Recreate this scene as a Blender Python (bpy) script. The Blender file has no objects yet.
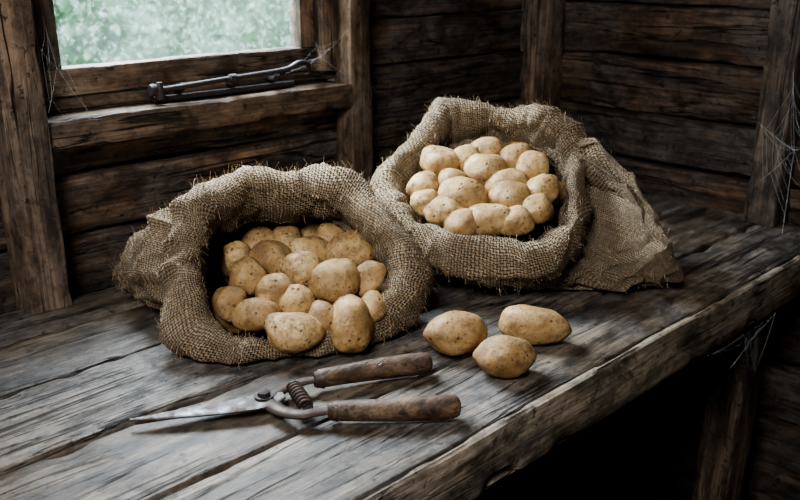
import bpy, math, random
from mathutils import Vector, Matrix, noise
random.seed(7)
V = Vector
BT = 0.80   # bench top height

# ---------------------------------------------------------------- mesh builder
class MB:
    def __init__(s):
        s.v=[]; s.f=[]; s.m=[]; s.pid=[]; s.uv=[]; s.hasuv=False
    def add(s, verts, faces, pid=0.0, mat=0, uvs=None):
        o=len(s.v)
        s.v += [tuple(p) for p in verts]
        s.pid += [pid]*len(verts)
        for i,f in enumerate(faces):
            s.f.append([k+o for k in f]); s.m.append(mat)
            if uvs is not None:
                s.uv.append(uvs[i]); s.hasuv=True
            else:
                s.uv.append([(0.5,0.5)]*len(f))
    def build(s, name, mats, sharp=40, recalc=True):
        me=bpy.data.meshes.new(name)
        me.from_pydata(s.v,[],s.f)
        for m in mats: me.materials.append(m)
        me.polygons.foreach_set("material_index", s.m)
        at=me.attributes.new("pid",'FLOAT','POINT')
        at.data.foreach_set("value", s.pid)
        if s.hasuv:
            ul=me.uv_layers.new(name="UVMap")
            flat=[]
            for u in s.uv:
                for c in u: flat += [c[0],c[1]]
            ul.data.foreach_set("uv", flat)
        if recalc:
            import bmesh
            bm=bmesh.new(); bm.from_mesh(me)
            bmesh.ops.recalc_face_normals(bm, faces=bm.faces)
            bm.to_mesh(me); bm.free()
        me.polygons.foreach_set("use_smooth",[True]*len(me.polygons))
        if sharp:
            try: me.set_sharp_from_angle(angle=math.radians(sharp))
            except Exception: pass
        me.update()
        ob=bpy.data.objects.new(name, me)
        bpy.context.scene.collection.objects.link(ob)
        return ob

def rr_section(w,h,b,n=4):
    pts=[]
    cs=[(w/2-b,h/2-b,0),(-w/2+b,h/2-b,90),(-w/2+b,-h/2+b,180),(w/2-b,-h/2+b,270)]
    for i,(cx,cy,a0) in enumerate(cs):
        for k in range(3):
            a=math.radians(a0+45*k)
            pts.append((cx+b*math.cos(a),cy+b*math.sin(a),1.0))
        nx,ny,na=cs[(i+1)%4]
        a=math.radians(a0+90); p0=(cx+b*math.cos(a),cy+b*math.sin(a))
        p1=(nx+b*math.cos(a),ny+b*math.sin(a))
        for k in range(1,n):
            t=k/n
            pts.append((p0[0]*(1-t)+p1[0]*t,p0[1]*(1-t)+p1[1]*t,0.0))
    return pts

def prism(mb, axis, a0,a1,c0,c1,d0,d1, bevel=0.004, nseg=40, wob=0.002, chip=0.0, pid=None, mat=0, tilt=0.0, wf=4, cf=22):
    if pid is None: pid=random.random()*10
    sec=rr_section(c1-c0,d1-d0,bevel)
    n=len(sec); cc=(c0+c1)/2; dc=(d0+d1)/2
    vs=[]; fs=[]
    for i in range(nseg+1):
        a=a0+(a1-a0)*i/nseg
        for (x,y,fl) in sec:
            q=V((a*wf+pid*13, (cc+x)*12, (dc+y)*12+pid*5))
            nv=noise.noise_vector(q)*wob
            q2=V((a*cf+pid*3,(cc+x)*14,(dc+y)*14))
            ch=max(0,noise.noise(q2)+.2*noise.noise(q2*2.2)-.05)*chip*fl*1.8
            xx=x+nv.x+tilt*y - ch*(1 if x>0 else -1)
            yy=y+nv.y - ch*(1 if y>0 else -1)
            if axis=='x': vs.append((a,cc+xx,dc+yy))
            elif axis=='y': vs.append((cc+xx,a,dc+yy))
            else: vs.append((cc+xx,dc+yy,a))
    for i in range(nseg):
        for j in range(n):
            k=(j+1)%n
            fs.append([i*n+j,i*n+k,(i+1)*n+k,(i+1)*n+j])
    fs.append(list(range(n))[::-1]); fs.append([nseg*n+j for j in range(n)])
    mb.add(vs,fs,pid,mat)

def tube(mb, pts, radii, nr=12, pid=0, mat=0, flat=1.0, cap=True, flatdir=None):
    vs=[];fs=[]
    n=len(pts); up=V((0,0,1))
    for i,p in enumerate(pts):
        p=V(p)
        t=(V(pts[min(i+1,n-1)])-V(pts[max(i-1,0)])).normalized()
        u=flatdir if flatdir is not None else up
        s=t.cross(u)
        if s.length<1e-4: s=t.cross(V((1,0,0)))
        s.normalize(); w=s.cross(t).normalized()
        r=radii[i] if isinstance(radii,(list,tuple)) else radii
        for k in range(nr):
            a=2*math.pi*k/nr
            vs.append(p+s*math.cos(a)*r+w*math.sin(a)*r*flat)
    for i in range(n-1):
        for k in range(nr):
            l=(k+1)%nr
            fs.append([i*nr+k,i*nr+l,(i+1)*nr+l,(i+1)*nr+k])
    if cap:
        fs.append(list(range(nr))[::-1]); fs.append([(n-1)*nr+k for k in range(nr)])
    mb.add(vs,fs,pid,mat)

def catmull(ps, m):
    out=[]; n=len(ps)
    for i in range(n-1):
        p0=ps[max(i-1,0)];p1=ps[i];p2=ps[i+1];p3=ps[min(i+2,n-1)]
        for k in range(m):
            t=k/m
            out.append([0.5*((2*b)+(-a+c)*t+(2*a-5*b+4*c-d)*t*t+(-a+3*b-3*c+d)*t**3) for a,b,c,d in zip(p0,p1,p2,p3)])
    out.append(list(ps[-1]))
    return out

# ---------------------------------------------------------------- materials
class NT:
    def __init__(s,name):
        s.mat=bpy.data.materials.new(name); s.mat.use_nodes=True
        s.t=s.mat.node_tree; s.b=s.t.nodes["Principled BSDF"]; s.out=s.t.nodes["Material Output"]
    def n(s,typ,**kw):
        x=s.t.nodes.new(typ)
        for k,v in kw.items(): setattr(x,k,v)
        return x
    def l(s,a,b): s.t.links.new(a,b)
    def setin(s,node,key,val):
        if isinstance(val,bpy.types.NodeSocket): s.l(val,node.inputs[key])
        else: node.inputs[key].default_value=val
    def math(s,op,a,b=0.0,c=None,clamp=False):
        x=s.n('ShaderNodeMath',operation=op); x.use_clamp=clamp
        s.setin(x,0,a); s.setin(x,1,b)
        if c is not None: s.setin(x,2,c)
        return x.outputs[0]
    def vmath(s,op,a,b):
        x=s.n('ShaderNodeVectorMath',operation=op)
        s.setin(x,0,a); s.setin(x,1,b); return x.outputs[0]
    def noise(s,vec,scale,detail=4,rough=.5,dist=0.0,out=0):
        x=s.n('ShaderNodeTexNoise'); s.l(vec,x.inputs['Vector'])
        x.inputs['Scale'].default_value=scale; x.inputs['Detail'].default_value=detail
        x.inputs['Roughness'].default_value=rough; x.inputs['Distortion'].default_value=dist
        return x.outputs[out]
    def voro(s,vec,scale,rnd=1.0):
        x=s.n('ShaderNodeTexVoronoi'); s.l(vec,x.inputs['Vector'])
        x.inputs['Scale'].default_value=scale; x.inputs['Randomness'].default_value=rnd
        return x.outputs['Distance']
    def ramp(s,fac,stops):
        x=s.n('ShaderNodeValToRGB'); cr=x.color_ramp
        while len(cr.elements)<len(stops): cr.elements.new(0.5)
        for e,(p,c) in zip(cr.elements,stops):
            e.position=p
            e.color=(c,c,c,1) if isinstance(c,(int,float)) else (*c,1)
        s.l(fac,x.inputs[0]); return x.outputs[0]
    def mix(s,fac,a,b,mode='MIX'):
        x=s.n('ShaderNodeMix',data_type='RGBA',blend_type=mode)
        s.setin(x,0,fac)
        for i,v in ((6,a),(7,b)):
            if isinstance(v,tuple): x.inputs[i].default_value=(*v,1)
            else: s.l(v,x.inputs[i])
        return x.outputs[2]
    def bump(s,h,strength=.5,dist=.002):
        x=s.n('ShaderNodeBump'); s.l(h,x.inputs['Height'])
        x.inputs['Strength'].default_value=strength; x.inputs['Distance'].default_value=dist
        s.l(x.outputs[0],s.b.inputs['Normal']); return x
    def coord(s,shift=7.3):
        tc=s.n('ShaderNodeTexCoord'); at=s.n('ShaderNodeAttribute',attribute_name='pid')
        return s.vmath('ADD',tc.outputs['Object'],s.vmath('MULTIPLY',at.outputs['Vector'],(shift,shift*1.3,shift*.7)))
    def pid(s): return s.n('ShaderNodeAttribute',attribute_name='pid').outputs['Fac']

def wood(name, axis, dark, mid, light, grey=(.2,.2,.2), greyamt=.5, rough=(.5,.85), bump=.6, spec=.35, stain=.75, crack=1.0, scuff=.35):
    m=NT(name); co=m.coord()
    sv=lambda a,b:{'x':(a,b,b),'y':(b,a,b),'z':(b,b,a)}[axis]
    g=m.vmath('MULTIPLY',co,sv(.9,9))
    n1=m.noise(g,3.0,8,.6,.7)
    n2=m.noise(co,3.6,7,.65,.5)
    n3=m.noise(m.vmath('MULTIPLY',co,sv(1.6,70)),4.0,4,.6,.1)
    n4=m.noise(m.vmath('MULTIPLY',co,sv(.8,1.4)),26,8,.75,.3)
    col=m.ramp(n1,[(.34,dark),(.5,mid),(.66,light)])
    gm=m.ramp(n2,[(.42,0.0),(.60,1.0)])
    greyc=m.mix(n3,tuple(c*.5 for c in grey),tuple(c*1.15 for c in grey))
    col=m.mix(m.math('MULTIPLY',gm,greyamt),col,greyc)
    col=m.mix(.6,col,m.ramp(n3,[(.36,.45),(.62,1.25)]),'MULTIPLY')
    col=m.mix(.95,col,m.ramp(n4,[(.38,.40),(.58,1.25)]),'MULTIPLY')
    pr=m.math('FRACT',m.math('MULTIPLY',m.pid(),3.77))
    col=m.mix(1.0,col,m.ramp(pr,[(0,(.80,.79,.79)),(1,(1.15,1.1,1.05))]),'MULTIPLY')
    st=m.noise(m.vmath('MULTIPLY',co,sv(1.2,2.4)),5.0,9,.7,1.2)
    col=m.mix(m.ramp(st,[(.51,0.0),(.62,stain)]),col,tuple(c*.45 for c in dark))
    h=m.math('ADD',m.math('ADD',m.math('MULTIPLY',n1,.5),m.math('MULTIPLY',n3,.3)),m.math('MULTIPLY',n4,.6))
    for (sc,seed,wd,msk) in (((.45,9),0,.011,.49),((.8,22),5,.010,.51)):
        ck=m.noise(m.vmath('ADD',m.vmath('MULTIPLY',co,sv(*sc)),(seed,seed,seed)),2.2,4,.5,.2)
        cr=m.math('ABSOLUTE',m.math('SUBTRACT',ck,.5))
        km=m.ramp(m.noise(m.vmath('ADD',co,(seed,3,1)),3.0,2,.5),[(msk-.04,0.0),(msk+.03,1.0)])
        crk=m.math('MULTIPLY',m.ramp(cr,[(.0,1.0),(wd,0.0)]),km)
        col=m.mix(m.math('MULTIPLY',crk,.95*crack),col,tuple(c*.1 for c in dark))
        h=m.math('SUBTRACT',h,m.math('MULTIPLY',crk,1.2))
    vo=m.noise(co,70,3,.6); nk=m.ramp(vo,[(.61,0.0),(.69,.85)])
    col=m.mix(nk,col,tuple(c*.4 for c in dark))
    sc=m.noise(m.vmath('MULTIPLY',co,sv(3,7)),8,7,.78,.6)
    col=m.mix(m.ramp(sc,[(.58,0.0),(.70,scuff)]),col,tuple(c*1.5 for c in light))
    m.l(col,m.b.inputs['Base Color'])
    m.l(m.ramp(n2,[(.35,rough[0]),(.65,rough[1])]),m.b.inputs['Roughness'])
    m.b.inputs['Specular IOR Level'].default_value=spec
    m.bump(h,bump,.005)
    return m.mat

bench_cols=dict(dark=(.038,.029,.022),mid=(.125,.098,.074),light=(.245,.20,.152),grey=(.215,.215,.22),greyamt=.6,rough=(.40,.78),spec=.42,bump=.65)
M_bx=wood("wood_bench_x",'x',**bench_cols)
M_bz=wood("wood_bench_z",'z',dark=(.045,.033,.024),mid=(.15,.108,.075),light=(.27,.20,.14),grey=(.2,.17,.14))
edge=dict(dark=(.085,.062,.043),mid=(.29,.23,.17),light=(.49,.41,.31),grey=(.36,.34,.31),greyamt=.45,bump=.7)
M_ex=wood("wood_fascia_x",'x',**edge)
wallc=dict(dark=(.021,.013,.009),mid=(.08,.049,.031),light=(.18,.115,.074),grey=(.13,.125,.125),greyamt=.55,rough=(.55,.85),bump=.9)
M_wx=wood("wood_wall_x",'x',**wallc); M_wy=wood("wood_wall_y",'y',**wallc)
postc=dict(dark=(.042,.028,.019),mid=(.13,.087,.058),light=(.23,.16,.107),grey=(.17,.155,.145),greyamt=.4,bump=.8)
M_pz=wood("wood_post_z",'z',**postc); M_px=wood("wood_post_x",'x',**postc)
M_hand=wood("wood_handle",'x',dark=(.045,.024,.013),mid=(.14,.083,.047),light=(.26,.165,.10),grey=(.15,.115,.085),greyamt=.4,rough=(.35,.6),bump=.5,stain=.6)

def burlap():
    m=NT("burlap")
    uv=m.n('ShaderNodeUVMap').outputs[0]
    tc=m.n('ShaderNodeTexCoord').outputs['Object']
    nzc=m.noise(uv,22,3,.5,0,out=1)
    wob=m.vmath('MULTIPLY',m.vmath('SUBTRACT',nzc,(.5,.5,.5)),(0.007,0.007,0))
    p=m.vmath('ADD',uv,wob)
    sx=m.n('ShaderNodeSeparateXYZ'); m.l(p,sx.inputs[0])
    F=2*math.pi/0.0076
    a=m.math('MULTIPLY',sx.outputs[0],F); b=m.math('MULTIPLY',sx.outputs[1],F)
    sa=m.math('SINE',a); sb=m.math('SINE',b)
    ta=m.math('ABSOLUTE',sa); tb=m.math('ABSOLUTE',sb)
    overm=m.math('GREATER_THAN',m.math('MULTIPLY',sa,sb),0.0)
    h=m.math('ADD',m.math('MULTIPLY',ta,overm),m.math('MULTIPLY',tb,m.math('SUBTRACT',1.0,overm)))
    hole2=m.math('MULTIPLY',ta,tb)
    v1=m.noise(m.vmath('MULTIPLY',uv,(270,16,1)),1.0,3,.6)
    v2=m.noise(m.vmath('MULTIPLY',uv,(16,270,1)),1.0,3,.6)
    vv=m.math('MULTIPLY',m.math('ADD',v1,v2),.5)
    big=m.noise(tc,9,6,.65); fz=m.noise(tc,350,2,.6)
    col=m.ramp(vv,[(.36,(.17,.12,.073)),(.5,(.325,.245,.16)),(.66,(.55,.44,.305))])
    col=m.mix(m.ramp(big,[(.36,0.0),(.66,.75)]),col,(.17,.122,.077))
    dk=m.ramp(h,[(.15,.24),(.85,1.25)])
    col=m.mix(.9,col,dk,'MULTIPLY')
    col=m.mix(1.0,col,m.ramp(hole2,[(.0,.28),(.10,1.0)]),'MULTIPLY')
    col=m.mix(.5,col,m.ramp(fz,[(.3,.6),(.7,1.35)]),'MULTIPLY')
    m.l(col,m.b.inputs['Base Color'])
    m.b.inputs['Roughness'].default_value=.95
    m.b.inputs['Specular IOR Level'].default_value=.15
    m.b.inputs['Sheen Weight'].default_value=.05
    hh=m.math('ADD',m.math('ADD',h,m.math('MULTIPLY',vv,1.3)),m.math('MULTIPLY',m.noise(tc,60,3,.6),.8))
    m.bump(hh,1.0,.0025)
    return m.mat
M_burlap=burlap()

def potato_mat():
    m=NT("potato_skin"); co=m.coord(3.1)
    n1=m.noise(co,24,7,.68,.5); n2=m.noise(co,30,7,.72,.8); n4=m.noise(co,130,4,.7)
    col=m.ramp(n1,[(.33,(.28,.17,.072)),(.48,(.485,.325,.148)),(.64,(.66,.49,.27))])
    pr=m.math('FRACT',m.math('MULTIPLY',m.pid(),5.31))
    col=m.mix(1.0,col,m.ramp(pr,[(0,(.62,.55,.48)),(.5,(.87,.82,.76)),(1,(1.04,1.03,1.02))]),'MULTIPLY')
    col=m.mix(m.ramp(n2,[(.47,0.0),(.64,.82)]),col,(.20,.12,.058))
    col=m.mix(m.ramp(n4,[(.55,0.0),(.64,.7)]),col,(.15,.085,.04))
    mask=m.ramp(m.noise(co,30,2,.5),[(.43,0.0),(.55,1.0)])
    v=m.voro(co,150); sp=m.math('MULTIPLY',m.ramp(v,[(.15,1.0),(.29,0.0)]),mask)
    col=m.mix(m.math('MULTIPLY',sp,.72),col,(.11,.06,.028))
    v2=m.voro(co,66); sp2=m.ramp(v2,[(.10,1.0),(.18,0.0)])
    col=m.mix(m.math('MULTIPLY',sp2,.85),col,(.075,.04,.02))
    m.l(col,m.b.inputs['Base Color'])
    m.l(m.ramp(n2,[(.3,.42),(.7,.8)]),m.b.inputs['Roughness'])
    m.b.inputs['Specular IOR Level'].default_value=.35
    m.bump(m.math('SUBTRACT',m.math('ADD',n2,m.math('MULTIPLY',n4,.7)),m.math('MULTIPLY',sp2,.8)),.55,.0025)
    return m.mat
M_pot=potato_mat()

def metal(name,base,rust,amt,rough=.5,met=.9):
    m=NT(name); co=m.coord(1)
    n1=m.noise(co,60,6,.65,.5); n2=m.noise(co,300,3,.6)
    k=m.ramp(n1,[(.5-amt*.3,0.0),(.62,1.0)])
    m.l(m.mix(k,base,m.mix(n2,tuple(c*.4 for c in rust),rust)),m.b.inputs['Base Color'])
    m.l(m.ramp(k,[(0,met),(1,.3)]),m.b.inputs['Metallic'])
    m.l(m.ramp(n1,[(.3,rough-.12),(.7,rough+.3)]),m.b.inputs['Roughness'])
    m.bump(m.math('ADD',n1,m.math('MULTIPLY',n2,.4)),.5,.001)
    return m.mat
M_steel=metal("rusty_steel",(.085,.088,.095),(.06,.032,.02),.7,.42,.8)
M_rust=metal("rusted_iron",(.06,.05,.045),(.075,.040,.026),1.1,.55)
M_iron=metal("dark_iron",(.07,.07,.075),(.05,.03,.022),.6,.5)
def plain(name,c,rough=.9,spec=.2):
    m=NT(name); co=m.coord(1); n=m.noise(co,12,5,.6)
    m.l(m.mix(n,tuple(x*.7 for x in c),tuple(x*1.2 for x in c)),m.b.inputs['Base Color'])
    m.b.inputs['Roughness'].default_value=rough; m.b.inputs['Specular IOR Level'].default_value=spec
    return m.mat
M_dark=plain("dark_boarding",(.02,.015,.012)); M_floor=plain("earth_floor",(.022,.018,.015))
M_web=plain("cobweb_silk",(.7,.73,.75),.6)
def leafm():
    m=NT("hedge_leaves"); co=m.coord(2)
    n=m.noise(co,5,6,.65,.4)
    c=m.ramp(n,[(.36,(.05,.14,.05)),(.47,(.15,.30,.14)),(.57,(.40,.57,.40)),(.68,(.80,.90,.86))])
    m.l(c,m.b.inputs['Base Color']); m.b.inputs['Roughness'].default_value=.6
    return m.mat
M_leaf=leafm()
def glassm():
    m=NT("dirty_glass"); co=m.coord(1)
    n=m.noise(co,7,6,.65,.5); n2=m.noise(co,90,4,.7)
    tr=m.n('ShaderNodeBsdfTransparent'); tr.inputs[0].default_value=(.95,.98,.98,1)
    tl=m.n('ShaderNodeBsdfTranslucent'); tl.inputs[0].default_value=(.75,.83,.85,1)
    gl=m.n('ShaderNodeBsdfGlossy'); gl.inputs['Roughness'].default_value=.15
    f=m.math('ADD',m.math('MULTIPLY',m.ramp(n,[(.35,0.05),(.7,1.0)]),.06),m.math('MULTIPLY',m.ramp(n2,[(.5,0.0),(.7,1.0)]),.14))
    a=m.n('ShaderNodeMixShader'); m.l(f,a.inputs[0]); m.l(tr.outputs[0],a.inputs[1]); m.l(tl.outputs[0],a.inputs[2])
    b=m.n('ShaderNodeMixShader'); b.inputs[0].default_value=.04; m.l(a.outputs[0],b.inputs[1]); m.l(gl.outputs[0],b.inputs[2])
    m.l(b.outputs[0],m.out.inputs['Surface'])
    return m.mat
M_glass=glassm()

# ---------------------------------------------------------------- room shell
WY=1.27; WX=1.68; X0=-1.3; Y0=-1.7; CE=2.4
WXL,WXR=0.44,1.065; WZ0,WZ1=1.05,1.80
mb=MB()
z=0.02
while z<CE:
    h=0.100+random.uniform(-.012,.012); z1=min(z+h,CE)
    kw=dict(bevel=.005,wob=.006,chip=.003,tilt=-.14,wf=5)
    if z1<=WZ0+.01 or z>=WZ1-.03:
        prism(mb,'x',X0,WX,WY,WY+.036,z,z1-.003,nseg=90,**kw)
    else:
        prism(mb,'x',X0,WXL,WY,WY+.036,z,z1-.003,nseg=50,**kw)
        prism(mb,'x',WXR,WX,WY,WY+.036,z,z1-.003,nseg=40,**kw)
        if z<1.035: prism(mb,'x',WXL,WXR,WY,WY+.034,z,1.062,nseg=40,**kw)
    z=z1
for (a,b,c,d) in ((X0,WXL,0,CE),(WXR,WX+.05,0,CE),(WXL,WXR,0,WZ0-.02),(WXL,WXR,WZ1,CE)):
    prism(mb,'x',a,b,WY+.034,WY+.06,c,d,bevel=.001,nseg=2,wob=0,mat=1)
mb.build("wall_back",[M_wx,M_dark])

mb=MB(); z=0.03
while z<CE:
    h=0.118+random.uniform(-.025,.015); z1=min(z+h,CE)
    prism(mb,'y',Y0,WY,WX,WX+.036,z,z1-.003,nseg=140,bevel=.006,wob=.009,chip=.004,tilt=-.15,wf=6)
    z=z1
prism(mb,'y',Y0,WY+.06,WX+.034,WX+.06,0,CE,bevel=.001,nseg=2,wob=0,mat=1)
mb.build("wall_right",[M_wy,M_dark])
mb=MB(); prism(mb,'y',Y0,WY+.06,X0-.04,X0,0,CE,bevel=.001,nseg=4,wob=0); mb.build("wall_left",[M_dark])
mb=MB(); prism(mb,'x',X0-.04,WX+.06,Y0-.04,Y0,0,CE,bevel=.001,nseg=4,wob=0); mb.build("wall_front",[M_dark])
mb=MB(); prism(mb,'x',X0-.04,WX+.06,Y0-.04,WY+.06,CE,CE+.04,bevel=.001,nseg=4,wob=0); mb.build("ceiling",[M_dark])
mb=MB(); prism(mb,'x',X0-.04,WX+.06,Y0-.04,WY+.06,-.04,0,bevel=.001,nseg=4,wob=0); mb.build("floor",[M_floor])

mb=MB()
prism(mb,'z',0.0,CE,0.405,0.468,1.205,1.275,bevel=.005,nseg=90,wob=.005,chip=.004); mb.build("trim_1",[M_pz])
mb=MB(); prism(mb,'z',BT+.001,CE,1.040,1.092,1.215,1.275,bevel=.005,nseg=70,wob=.004,chip=.003); mb.build("trim_2",[M_pz])
mb=MB(); prism(mb,'z',0,CE,1.605,1.68,1.195,1.27,bevel=.006,nseg=70,wob=.005,chip=.003); mb.build("trim_3",[M_pz])
mb=MB(); prism(mb,'z',BT+.001,CE,1.615,1.682,.635,.70,bevel=.005,nseg=70,wob=.005,chip=.004); mb.build("trim_4",[M_pz])

# window
win=bpy.data.objects.new("window_1",None); bpy.context.scene.collection.objects.link(win)
def child(o,p): o.parent=p; return o
mb=MB()
prism(mb,'x',.466,1.042,1.215,1.33,1.030,1.076,bevel=.006,nseg=60,wob=.004,chip=.004)
child(mb.build("sill",[M_px]),win)
mb=MB()
prism(mb,'x',.470,1.040,1.262,1.31,1.078,1.098,bevel=.003,nseg=40,wob=.002,chip=.002)
prism(mb,'x',.470,1.040,1.262,1.31,WZ1-.03,WZ1,bevel=.003,nseg=40,wob=.002)
prism(mb,'z',1.098,WZ1-.03,.470,.492,1.262,1.31,bevel=.003,nseg=40,wob=.002,mat=1)
prism(mb,'z',1.098,WZ1-.03,1.002,1.040,1.250,1.31,bevel=.003,nseg=40,wob=.002,chip=.002,mat=1)
child(mb.build("frame",[M_px,M_pz]),win)
mb=MB()
prism(mb,'x',.494,1.000,1.268,1.302,1.100,1.142,bevel=.004,nseg=40,wob=.002,chip=.002)
prism(mb,'x',.494,1.000,1.268,1.302,WZ1-.075,WZ1-.032,bevel=.004,nseg=40,wob=.002)
prism(mb,'z',1.142,WZ1-.075,.494,.524,1.268,1.302,bevel=.004,nseg=40,wob=.002,mat=1)
prism(mb,'z',1.142,WZ1-.075,.966,1.000,1.268,1.302,bevel=.004,nseg=40,wob=.002,mat=1)
child(mb.build("sash",[M_px,M_pz]),win)
mb=MB(); mb.add([(.52,1.287,1.14),(.968,1.287,1.14),(.968,1.287,WZ1-.07),(.52,1.287,WZ1-.07)],[[0,1,2,3]])
child(mb.build("glass",[M_glass],recalc=False),win)
mb=MB()
pts=catmull([(.655,1.236,1.100),(.70,1.232,1.102),(.76,1.232,1.105),(.84,1.232,1.108),(.90,1.228,1.112),(.925,1.222,1.122),(.945,1.225,1.118),(.96,1.235,1.104),(.985,1.245,1.098)],6)
tube(mb,pts,.0045,10)
tube(mb,[(.645+.012*k/3,1.24,1.100) for k in range(4)],[.009,.010,.010,.009],12)
tube(mb,[(.66,1.236,1.085),(.66,1.236,1.094),(.66,1.236,1.106),(.66,1.236,1.112)],[.008,.008,.006,.004],12)
for x in (.70,.80,.885):
    tube(mb,[(x,1.258,1.094),(x,1.240,1.096),(x,1.232,1.104)],.005,8)
tube(mb,[(.785+.002*k,1.232,1.106) for k in range(9)],[.004]+[.0075]*7+[.004],12)
prism(mb,'x',.655,.93,1.244,1.263,1.079,1.088,bevel=.002,nseg=20,wob=.001)
child(mb.build("casement_stay",[M_iron]),win)

# ---------------------------------------------------------------- workbench
mb=MB()
ys=[(.540,.671),(.680,.820),(.830,.986),(.996,1.133),(1.143,1.250)]
XE=1.655
for i,(a,b) in enumerate(ys):
    dz=[0,-.0015,0.0005,-.002,-.001][i]
    prism(mb,'x',X0+.15,XE,a,b,BT-.034,BT+dz,bevel=.0045,nseg=260,wob=.0020,chip=.004,pid=1.37*i+.4)
prism(mb,'x',X0+.15,XE,.550,.580,BT-.078,BT-.034,bevel=.004,nseg=200,wob=.002,chip=.003,mat=2,pid=3.3)
prism(mb,'x',X0+.15,XE,.526,.5405,BT-.078,BT-.002,bevel=.005,nseg=420,wob=.002,chip=.0065,mat=2,pid=8.9,cf=16)
for lx in (-.6,1.455):
    prism(mb,'z',0,BT-.034,lx,lx+.075,.582,.654,bevel=.005,nseg=40,wob=.004,mat=1)
    prism(mb,'z',0,BT-.034,lx,lx+.075,1.15,1.22,bevel=.005,nseg=40,wob=.004,mat=1)
mb.build("workbench",[M_bx,M_bz,M_ex])

# ---------------------------------------------------------------- potatoes
def potato_geo(L,W,T,seed,nu=36,nv=22):
    rnd=random.Random(seed)
    so=V((rnd.uniform(-50,50),rnd.uniform(-50,50),rnd.uniform(-50,50)))
    tp=rnd.uniform(-.2,.2); bend=rnd.uniform(-.14,.14)
    eyes=[(V((rnd.uniform(-1,1),rnd.uniform(-1,1),rnd.uniform(-1,1))).normalized()) for _ in range(10)]
    vs=[];fs=[]
    def P(d):
        k=1+.14*noise.noise(d*1.2+so)+.04*noise.noise(d*2.6+so)+.007*noise.noise(d*7+so)
        for e in eyes:
            q=(d-e).length
            k-=.048*math.exp(-(q/.10)**2)
            k+=.015*math.exp(-((q-.22)/.08)**2)
        sq=(abs(d.x)**2.3+abs(d.y)**2.3+abs(d.z)**2.3)**(-1/2.3)
        k*=.55+.45*sq
        x=d.x*L/2*k; y=d.y*W/2*k*(1+tp*d.x); z=d.z*T/2*k*(1+tp*d.x)
        y+=bend*W*(d.x*d.x-.4)
        return V((x,y,z))
    vs.append(P(V((1,0,0))))
    for i in range(1,nv):
        th=math.pi*i/nv
        for j in range(nu):
            ph=2*math.pi*j/nu
            vs.append(P(V((math.cos(th),math.sin(th)*math.cos(ph),math.sin(th)*math.sin(ph)))))
    vs.append(P(V((-1,0,0))))
    for j in range(nu): fs.append([0,1+j,1+(j+1)%nu])
    for i in range(nv-2):
        for j in range(nu):
            a=1+i*nu;k=(j+1)%nu
            fs.append([a+j,a+nu+j,a+nu+k,a+k])
    e=len(vs)-1;a=1+(nv-2)*nu
    for j in range(nu): fs.append([e,a+(j+1)%nu,a+j])
    return vs,fs

def add_potato(mb,pos,L,W,xdir,zdir,seed):
    vs,fs=potato_geo(L,W,W*.9,seed)
    x=xdir.normalized(); z=(zdir-x*zdir.dot(x)).normalized(); y=z.cross(x)
    mb.add([pos+x*v.x+y*v.y+z*v.z for v in vs],fs,pid=(seed*.617)%9.0)

R=V((.722,-.692,0))
for i,(x,y,L,W,ang) in enumerate([(.764,.690,.080,.062,5),(.864,.638,.098,.058,-14),(.764,.605,.076,.057,10)]):
    mb=MB(); a=math.radians(ang)
    d=V((R.x*math.cos(a)-R.y*math.sin(a),R.x*math.sin(a)+R.y*math.cos(a),0))
    add_potato(mb,V((x,y,0)),L,W,d,V((0,0,1)),11+i*7)
    mz=min(v[2] for v in mb.v)
    mb.v=[(v[0],v[1],v[2]-mz+BT-.0005) for v in mb.v]
    mb.build("potato",[M_pot],sharp=0)

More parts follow.
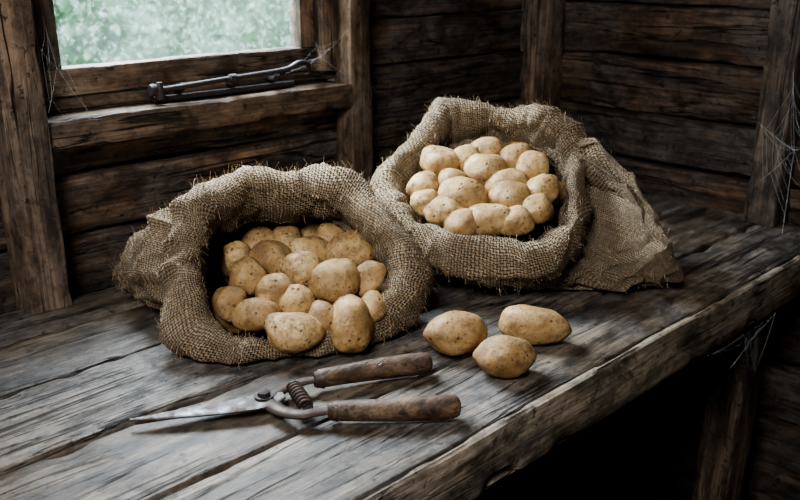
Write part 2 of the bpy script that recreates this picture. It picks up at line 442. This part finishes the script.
# ---------------------------------------------------------------- sacks
def sack(name, stations, C, n, side, up, r1, r2, seed, e1sign, cuff=1.0, crowns=(), neckd=.07, nk=1.0, tk=1.0, thin=()):
    so=V((seed*3.1,seed*1.7,seed*.9))
    NA=260
    E1=side*e1sign
    neck=C-n*neckd
    st=[list(s) for s in stations]+[[*neck,*E1,*up,r1*nk,r2*nk]]
    body=catmull(st,18)
    rings=[]
    nb=len(body)
    def lobe(a,lst,idx):
        t=0
        for L_ in lst:
            da=(a-math.radians(L_[0])+math.pi)%(2*math.pi)-math.pi
            t+=L_[idx]*math.exp(-(da/L_[1])**2)
        return t
    def waves(a):
        q=V((math.cos(a)*1.2,math.sin(a)*1.2,0))+so
        q2=V((math.cos(a)*2.6,math.sin(a)*2.6,5))+so
        rad=.018*noise.noise(q)+.008*noise.noise(q2)
        ax=.022*noise.noise(q+V((9,0,0)))+.014*noise.noise(q2+V((4,0,0)))
        return rad+lobe(a,crowns,2),ax+lobe(a,crowns,3)
    def creases(p,s):
        q=p*7+so
        w=V((noise.noise(q*.9),noise.noise(q*.9+V((7,7,7))),noise.noise(q*.9+V((3,1,9)))))*.9
        q=q+w
        r1_=1-abs(noise.noise(q))*2.4; r2_=1-abs(noise.noise(q*2.1+V((5,0,2))))*2.4
        return .014*max(0,r1_)**2+.007*max(0,r2_)**2-.005
    def folds(a,s,k=1.0):
        q=V((math.cos(a)*3.2,math.sin(a)*3.2,s*1.4))+so
        f=noise.noise(q); f2=noise.noise(q*2.1+V((3,3,3)))
        rid=max(0,1-abs(f)*2.4)
        return k*(.014*rid*rid+.005*f2-.004)
    def bodyring(i,off,inner=False):
        b=body[i]; s=i/(nb-1)
        c=V(b[0:3]); e1=V(b[3:6]).normalized(); e2=V(b[6:9]).normalized()
        ra,rb=max(b[9]+off,.002),max(b[10]+off,.002)
        ring=[]
        for j in range(NA):
            a=2*math.pi*j/NA
            ca,sa=math.cos(a),math.sin(a)
            cx=math.copysign(abs(ca)**.88,ca); sx=math.copysign(abs(sa)**.88,sa)
            rd=e1*cx*ra+e2*sx*rb
            dirn=(e1*ca+e2*sa)
            w=s**2.5
            wr,wa=waves(a)
            th=min(1,max(0,rb-.01)/.085)
            am=th*th if abs(ca)>.8 else th
            p=c+rd+dirn*(wr*w+folds(a,s*2,.9*am))+n*(wa*w)
            if not inner:
                q=p*12+so
                dd=(e2*(1 if sa>0 else -1)*(1-th)+dirn*th)
                p+=dd*(.008*noise.noise(q)*th+creases(p,s)*(.15+.85*th))
            ring.append(p)
        return ring
    for i in range(nb): rings.append(bodyring(i,0))
    prof=[(.004,-.070),(.012,-.071),(.021,-.068),(.028,-.060),(.032,-.048),(.033,-.035),(.031,-.022),(.026,-.010),(.018,-.001),(.008,.004),(-.002,.004),(-.010,-.001),(-.016,-.010),(-.019,-.024),(-.020,-.040),(-.019,-.060),(-.018,-.08)]
    prof=catmull(prof,2)
    for pi_,(dr,dx) in enumerate(prof):
        ring=[]
        for j in range(NA):
            a=2*math.pi*j/NA; ca,sa=math.cos(a),math.sin(a)
            cx=math.copysign(abs(ca)**.88,ca); sx=math.copysign(abs(sa)**.88,sa)
            dirn=(E1*ca+up*sa)
            wr,wa=waves(a)
            q=V((math.cos(a)*2.0,math.sin(a)*2.0,2))+so
            size=cuff*(1+.5*noise.noise(q)); thick=tk*(1+.5*noise.noise(q+V((0,0,8))))*(1-lobe(a,thin,2))
            f=min(1,pi_/4)
            ddx=(-.070+(dx+.070)) if pi_<2 else (dx*size if pi_<24 else dx)
            if pi_<6: ddx=dx*(1-f)+dx*size*f
            ddr=dr*thick if dr>0 else dr
            p=C+E1*cx*r1+up*sx*r2+dirn*(wr+ddr+folds(a,2.0+dx*6,.5))+n*(wa+ddx)
            q=p*13+so
            p+=dirn*(.006*noise.noise(q)+creases(p,1)*.7)+n*(.004*noise.noise(q+V((5,5,5))))
            ring.append(p)
        rings.append(ring)
    for i in range(nb-1,8,-1): 
        rings.append(bodyring(i,-.018,True))
    for r in rings:
        for k,p in enumerate(r):
            lo=BT+.0025
            dlt=p.z-lo
            if dlt<.012:
                p.z=lo+.012*math.exp((dlt-.012)/.012) if dlt>-.2 else lo
    mb=MB()
    nR=len(rings); vs=[];fs=[];uv=[]
    vc=[0]
    for i in range(1,nR):
        d=sum((rings[i][j]-rings[i-1][j]).length for j in range(0,NA,13))/(NA/13)
        vc.append(vc[-1]+max(d,.0004))
    for r in rings: vs+=r
    ul=2*math.pi*.155
    for i in range(nR-1):
        for j in range(NA):
            k=(j+1)%NA
            fs.append([i*NA+j,i*NA+k,(i+1)*NA+k,(i+1)*NA+j])
            u0=j/NA*ul;u1=(j+1)/NA*ul
            uv.append([(u0,vc[i]),(u1,vc[i]),(u1,vc[i+1]),(u0,vc[i+1])])
    fs.append(list(range(NA))); uv.append([(.01,.01)]*NA)
    mb.add(vs,fs,0,0,uv)
    rnd=random.Random(seed)
    fv=[];ff=[]
    for _ in range(8500):
        i=rnd.randrange(8,nb+30) if rnd.random()<.45 else rnd.randrange(nb,nb+26)
        i=min(i,nR-2); j=rnd.randrange(NA)
        p=rings[i][j]; t1=(rings[i+1][j]-p); t2=(rings[i][(j+1)%NA]-p)
        nn=t2.cross(t1)
        if nn.length<1e-9: continue
        nn.normalize()
        if p.z<BT+.012: continue
        d=(nn*rnd.uniform(-.6,1)+V((rnd.uniform(-1,1),rnd.uniform(-1,1),rnd.uniform(-1,1)))).normalized()
        ln=rnd.uniform(.004,.016); w=.0003
        cur=V((rnd.uniform(-1,1),rnd.uniform(-1,1),rnd.uniform(-1,1)))*.5
        s1=d.cross(V((.3,.5,.8))).normalized()
        o=len(fv); prev=p
        for k in range(4):
            fv+= [prev-s1*w,prev+s1*w]
            prev=prev+(d+cur*k/3).normalized()*ln/3
            if prev.z<BT+.003: prev.z=BT+.003
        for k in range(3): ff.append([o+2*k,o+2*k+1,o+2*k+3,o+2*k+2])
    mb.add(fv,ff,0,0)
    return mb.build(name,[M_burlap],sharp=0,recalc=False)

def pile(name, C,n,side,up,plist,ra,rb,heap,shear,seed,l1=.042,sc=1.0):
    rnd=random.Random(seed); items=[]
    for (a,b,L,W,ang) in plist:
        d=heap(a,b)
        pos=C+side*(a+shear[0]*d)+up*(b+shear[1]*d)-n*d
        items.append([pos,L*sc*rnd.uniform(.96,1.04),W*sc,ang,True])
    for layer,dd in ((0,l1),(1,l1+.043)):
        k=0
        y=-rb
        while y<rb*1.1:
            x=-ra+(.025 if k%2 else 0)
            while x<ra:
                if (x/ra)**2+(y/rb)**2<.9:
                    d=heap(x,y)+dd
                    p=C+side*(x+rnd.uniform(-.006,.006)+shear[0]*d*.5)+up*(y+shear[1]*d*.6)-n*d
                    if p.z>BT+.028:
                        items.append([p,rnd.uniform(.058,.068),rnd.uniform(.046,.054),rnd.uniform(0,180),False])
                x+=.05
            y+=.045;k+=1
    for it in range(25):
        for i in range(len(items)):
            for j in range(i+1,len(items)):
                A,B=items[i],items[j]
                dv=A[0]-B[0]; rr=(A[1]+A[2]+B[1]+B[2])/8*.95
                l=dv.length
                if l<rr and l>1e-6:
                    push=dv/l*(rr-l)*.35
                    if A[4] and B[4]: wa=wb=.4
                    elif A[4]: wa,wb=.06,1
                    elif B[4]: wa,wb=1,.06
                    else: wa=wb=.6
                    A[0]=A[0]+push*wa; B[0]=B[0]-push*wb
    mb=MB()
    for k,(pos,L,W,ang,vis) in enumerate(items):
        if pos.z<BT+.038: pos.z=BT+.038
        a=math.radians(ang)
        xd=side*math.cos(a)+up*math.sin(a)+n*rnd.uniform(-.25,.25)
        add_potato(mb,pos,L,W,xd,n,seed*100+k)
    return mb.build(name,[M_pot],sharp=0)

# left sack
CA=V((.634,.869,.912)); nA=V((-.388,-.66,.643)).normalized()
sA=V((.862,-.507,0)).normalized(); uA=sA.cross(nA)*-1
if uA.z<0: uA=-uA
stA=[(.700,1.20,BT+.026, 1,0,0, 0,0,1, .165,.020),
     (.698,1.165,BT+.044, 1,0,0, 0,.1,1, .178,.044),
     (.690,1.09,BT+.066, 1,-.1,0, 0,.2,1, .180,.070),
     (.678,1.01,BT+.080, .95,-.3,0, .1,.4,.9, .172,.090)]
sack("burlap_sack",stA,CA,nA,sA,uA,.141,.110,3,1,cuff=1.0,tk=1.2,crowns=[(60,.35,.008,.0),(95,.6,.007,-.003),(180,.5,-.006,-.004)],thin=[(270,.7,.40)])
PA=[(-.066,-.008,.054,.048,80),(-.031,-.032,.052,.045,20),(.008,-.005,.055,.050,0),(.053,-.026,.072,.064,30),(.102,-.027,.052,.042,60),
(.077,.020,.068,.058,10),(.020,.026,.064,.043,-10),(-.034,.018,.058,.050,-30),(-.018,.058,.054,.048,60),(.052,.050,.054,.048,0),
(-.056,-.064,.064,.044,-10),(-.004,-.053,.052,.044,20),(-.009,-.096,.078,.054,-12),(.029,-.079,.050,.044,60),(.066,-.092,.078,.058,80),
(.097,-.069,.048,.040,60),(-.083,.028,.044,.038,90),(.018,.072,.055,.046,20),(-.055,.056,.055,.046,0),(.088,.053,.055,.045,40),(-.088,-.045,.046,.038,60)]
pile("potato_pile",CA,nA,sA,uA,PA,.112,.088,lambda a,b:.008+.27*(b+.1)+max(0,b-.01)*1.5,(.2,.20),5,l1=.046,sc=1.03)

# right sack
CB=V((1.0,.846,.976)); nB=V((-.471,-.349,.808)).normalized()
sB=V((.595,-.804,0)).normalized(); uB=sB.cross(nB)
if uB.z<0: uB=-uB
stB=[(1.226,.742,BT+.036, .4,.92,0, 0,0,1, .180,.032),
     (1.200,.757,BT+.058, .37,.93,0, 0,0,1, .186,.060),
     (1.145,.785,BT+.084, .15,.98,0, .15,0,1, .186,.090),
     (1.085,.812,BT+.106, -.2,.95,0, .35,.15,.9, .176,.112)]
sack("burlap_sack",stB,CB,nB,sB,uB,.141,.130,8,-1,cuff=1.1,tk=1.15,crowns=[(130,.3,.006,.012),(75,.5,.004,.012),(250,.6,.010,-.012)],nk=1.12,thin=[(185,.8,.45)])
PB=[(-.0785,.025,.070,.054,-15),(-.098,-.029,.054,.05,60),(-.054,-.017,.054,.043,0),(-.032,-.048,.076,.060,-15),(-.003,.012,.074,.058,15),
(.040,-.048,.068,.056,-20),(.012,-.089,.080,.052,5),(.070,.023,.06,.052,80),(.088,-.023,.058,.048,45),(.042,.044,.054,.044,30),
(.031,-.017,.070,.048,10),(-.057,-.079,.066,.046,0),(-.04,.035,.055,.045,0),(.078,-.066,.056,.046,40),(-.01,.052,.055,.045,0),(-.092,-.06,.05,.044,0),(-.03,-.10,.06,.046,0),(.05,-.092,.058,.046,20)]
pile("potato_pile",CB,nB,sB,uB,PB,.110,.098,lambda a,b:.000+.10*(b+.1),(.1,.5),9,l1=.038)

# ---------------------------------------------------------------- garden shears
sh=bpy.data.objects.new("garden_shears",None); bpy.context.scene.collection.objects.link(sh)
ZS=BT+.0020
def blade(name,piv,tip,outl,z0,th,rot=0):
    d=(V(tip)-V(piv)).normalized()
    if rot:
        c,s=math.cos(rot),math.sin(rot); d=V((d.x*c-d.y*s,d.x*s+d.y*c))
    p=V((-d.y,d.x))*-1
    if p.y<0: p=-p
    vs=[];N=len(outl)
    for zz,sc in ((z0,1),(z0+th*.6,1),(z0+th,.82)):
        for (t,w) in outl:
            q=V(piv)+d*t+p*(w*sc)
            vs.append((q.x,q.y,zz-(.005*max(0,t)/.15)))
    fs=[list(range(N))[::-1],[2*N+i for i in range(N)]]
    for l in range(2):
        for i in range(N):
            k=(i+1)%N; fs.append([l*N+i,l*N+k,(l+1)*N+k,(l+1)*N+i])
    mb=MB(); mb.add(vs,fs); return child(mb.build(name,[M_steel],sharp=25),sh)
piv=(.494,.744); tip=(.3600,.8130)
blade("blade_1",piv,tip,[(-.022,.006),(0,.009),(.03,.007),(.09,.004),(.150,.0005),(.150,-.001),(.12,-.009),(.08,-.016),(.04,-.022),(.01,-.024),(-.012,-.020),(-.024,-.008)],ZS+.0105,.003)
blade("blade_2",piv,tip,[(-.022,-.008),(0,-.012),(.03,-.008),(.09,-.003),(.145,.000),(.145,.0015),(.11,.007),(.06,.012),(.02,.015),(-.012,.012)],ZS+.0070,.003,rot=.03)
mb=MB()
tube(mb,[(piv[0],piv[1],ZS+.004),(piv[0],piv[1],ZS+.0135),(piv[0],piv[1],ZS+.0136),(piv[0],piv[1],ZS+.0155),(piv[0],piv[1],ZS+.0158),(piv[0],piv[1],ZS+.020),(piv[0],piv[1],ZS+.0215)],[.006,.006,.0115,.0115,.0075,.0072,.004],16)
child(mb.build("pivot_bolt",[M_iron],sharp=30),sh)
mb=MB()
up_arm=catmull([(.492,.736,ZS+.009),(.512,.746,ZS+.010),(.532,.7475,ZS+.011),(.550,.741,ZS+.0135),(.570,.730,ZS+.0145)],6)
tube(mb,up_arm,[.0100-.0035*i/(len(up_arm)-1) for i in range(len(up_arm))],12,flat=.5)
lo_arm=catmull([(.500,.748,ZS+.009),(.493,.728,ZS+.009),(.4925,.705,ZS+.010),(.500,.683,ZS+.0125),(.513,.672,ZS+.0145),(.532,.661,ZS+.0145)],6)
tube(mb,lo_arm,[.0115-.0050*i/(len(lo_arm)-1) for i in range(len(lo_arm))],12,flat=.5)
child(mb.build("arms",[M_rust],sharp=40),sh)
mb=MB(); A=V((.533,.740,ZS+.014)); B=V((.514,.688,ZS+.014)); ax=(B-A).normalized(); s=ax.cross(V((0,0,1))).normalized()
pts=[]
for k in range(121):
    t=k/120; a=t*2*math.pi*8; r=.0065+.0015*math.sin(t*math.pi)
    pts.append(A+(B-A)*t+s*math.cos(a)*r+V((0,0,1))*math.sin(a)*r*.95)
tube(mb,pts,.0019,6)
child(mb.build("spring",[M_rust],sharp=0),sh)
def handle(nm,a,b,bend):
    a=V((*a,ZS+.0140)); b=V((*b,ZS+.0140)); d=b-a; p=V((-d.y,d.x,0)).normalized()
    prof=[(0,.0095),(.02,.0112),(.1,.0118),(.25,.0122),(.45,.0132),(.65,.0139),(.8,.0141),(.9,.0139),(.96,.0130),(.985,.011),(1.0,.007)]
    mb=MB()
    cp=catmull([(t,r) for t,r in prof],4)
    tube(mb,[a+d*t+p*bend*math.sin(t*math.pi)+V((0,0,.0005)) for t,r in cp],[r for t,r in cp],20,pid=a.x*9)
    child(mb.build("handle_"+nm,[M_hand],sharp=0),sh)
    mb=MB()
    tube(mb,[a+d*t for t in (-.035,-.03,.0,.045,.05)],[.0075,.0095,.0105,.0124,.0105],20)
    child(mb.build("ferrule_"+nm,[M_rust],sharp=30),sh)
handle("1",(.565,.733),(.696,.669),.003)
handle("2",(.529,.662),(.641,.570),-.003)

# ---------------------------------------------------------------- cobwebs
def strand(mb,a,b,sag,w=.00022,n=10):
    pts=[a+(b-a)*(k/n)+V((0,0,-sag*4*(k/n)*(1-k/n))) for k in range(n+1)]
    d=(b-a).normalized()
    for ref in (V((0,0,1)),V((.7,.7,.1))):
        s=d.cross(ref)
        if s.length<1e-3: continue
        s=s.normalized()*w
        vs=[];fs=[]
        for p in pts: vs+=[p-s,p+s]
        for k in range(n): fs.append([2*k,2*k+1,2*k+3,2*k+2])
        mb.add(vs,fs)
def cobweb(anchors,seed,rings=6,extra=10,w=.0002,miss=.45):
    rnd=random.Random(seed); mb=MB()
    A=[V(a) for a in anchors]
    wts=[rnd.uniform(.4,1.6) for _ in A]
    c=sum((a*k for a,k in zip(A,wts)),V((0,0,0)))/sum(wts)
    for a in A: strand(mb,c,a,.003,w=w)
    n=len(A)
    for r in range(1,rings+1):
        for i in range(n):
            if rnd.random()<miss: continue
            t1=(r+rnd.uniform(-.35,.35))/(rings+.6); t2=(r+rnd.uniform(-.35,.35))/(rings+.6)
            strand(mb,c+(A[i]-c)*t1,c+(A[(i+1)%n]-c)*t2,.004*t1*rnd.random()*3,w=w*.6,n=6)
    for _ in range(extra):
        i,j=rnd.sample(range(n),2)
        strand(mb,c+(A[i]-c)*rnd.random(),c+(A[j]-c)*rnd.uniform(.5,1),rnd.uniform(0,.03),w=w*.7)
    return mb.build("cobweb",[M_web],sharp=0,recalc=False)
cobweb([(1.16,.528,.718),(1.28,.528,.718),(1.41,.528,.718),(1.458,.568,.67),(1.458,.568,.57),(1.28,.54,.65)],1,w=.00024,rings=6,extra=12)
cobweb([(1.610,.640,1.10),(1.608,.69,1.00),(1.608,.67,.89),(1.57,.60,.806),(1.62,.55,.806),(1.64,.57,.98)],2,w=.00020,extra=12)
cobweb([(.472,1.212,1.18),(.472,1.212,1.09),(.54,1.235,1.082),(.525,1.262,1.16),(.50,1.258,1.22)],3,rings=3,extra=4,w=.00010)
cobweb([(1.036,1.222,1.17),(1.036,1.222,1.09),(.95,1.225,1.125),(.92,1.258,1.10),(.99,1.255,1.15)],4,rings=3,extra=4,w=.00011)

# ---------------------------------------------------------------- outside
mb=MB(); nx,nz=60,30
vs=[];fs=[]
for j in range(nz+1):
    for i in range(nx+1):
        x=-2+8*i/nx; zz=-.1+3.2*j/nz
        vs.append((x,4.2+.35*noise.noise(V((x*1.5,zz*1.5,0))),zz))
for j in range(nz):
    for i in range(nx):
        a=j*(nx+1)+i; fs.append([a,a+1,a+nx+2,a+nx+1])
mb.add(vs,fs)
rnd=random.Random(4)
for k in range(6000):
    x=rnd.uniform(-1,5.5); zz=rnd.uniform(-.1,2.2)
    c=V((x,4.05+.35*noise.noise(V((x*1.5,zz*1.5,0)))-rnd.random()*.25,zz)); s=rnd.uniform(.02,.05)
    d=V((rnd.uniform(-1,1),rnd.uniform(-.6,.6),rnd.uniform(-1,1))).normalized(); e=d.cross(V((rnd.uniform(-.5,.5),1,rnd.uniform(-.5,.5)))).normalized()
    mb.add([c-d*s,c+e*s*.5,c+d*s,c-e*s*.5],[[0,1,2,3]],pid=rnd.random()*5)
mb.build("garden_hedge",[M_leaf],sharp=0,recalc=False)
mb=MB(); mb.add([(-6,WY+.2,-.06),(9,WY+.2,-.06),(9,9,-.06),(-6,9,-.06)],[[0,1,2,3]])
mb.build("ground",[M_leaf],recalc=False)

# ---------------------------------------------------------------- light
w=bpy.data.worlds.new("World"); bpy.context.scene.world=w; w.use_nodes=True
bg=w.node_tree.nodes["Background"]; bg.inputs[0].default_value=(.80,.91,1,1); bg.inputs[1].default_value=3.3
def area(name,loc,tgt,sx,sy,e,col):
    l=bpy.data.lights.new(name,'AREA'); l.shape='RECTANGLE'; l.size=sx; l.size_y=sy; l.energy=e; l.color=col
    o=bpy.data.objects.new(name,l); bpy.context.scene.collection.objects.link(o)
    o.location=loc; o.rotation_euler=(V(tgt)-V(loc)).to_track_quat('-Z','Y').to_euler(); return o
area("daylight_window",(.72,1.85,2.0),(.9,.8,.85),1.0,.9,205,(.80,.90,1.0))
area("daylight_side",(-.38,.12,1.95),(.75,.75,.85),.5,.5,26,(1.0,.98,.95))
try: bpy.context.scene.view_settings.look='AgX - Medium High Contrast'
except Exception: pass

# ---------------------------------------------------------------- camera
cam=bpy.data.cameras.new("camera"); co=bpy.data.objects.new("camera",cam); bpy.context.scene.collection.objects.link(co)
F=V((.654,.682,-.327)).normalized(); Rv=V((.722,-.692,0)).normalized(); U=Rv.cross(F).normalized()
M=Matrix((Rv,U,-F)).transposed().to_4x4(); M.translation=V((0,0,1.30)); co.matrix_world=M
cam.lens=38.25; cam.sensor_width=36; cam.clip_start=.01
cam.dof.use_dof=True; cam.dof.focus_distance=1.15; cam.dof.aperture_fstop=6.3
bpy.context.scene.camera=co
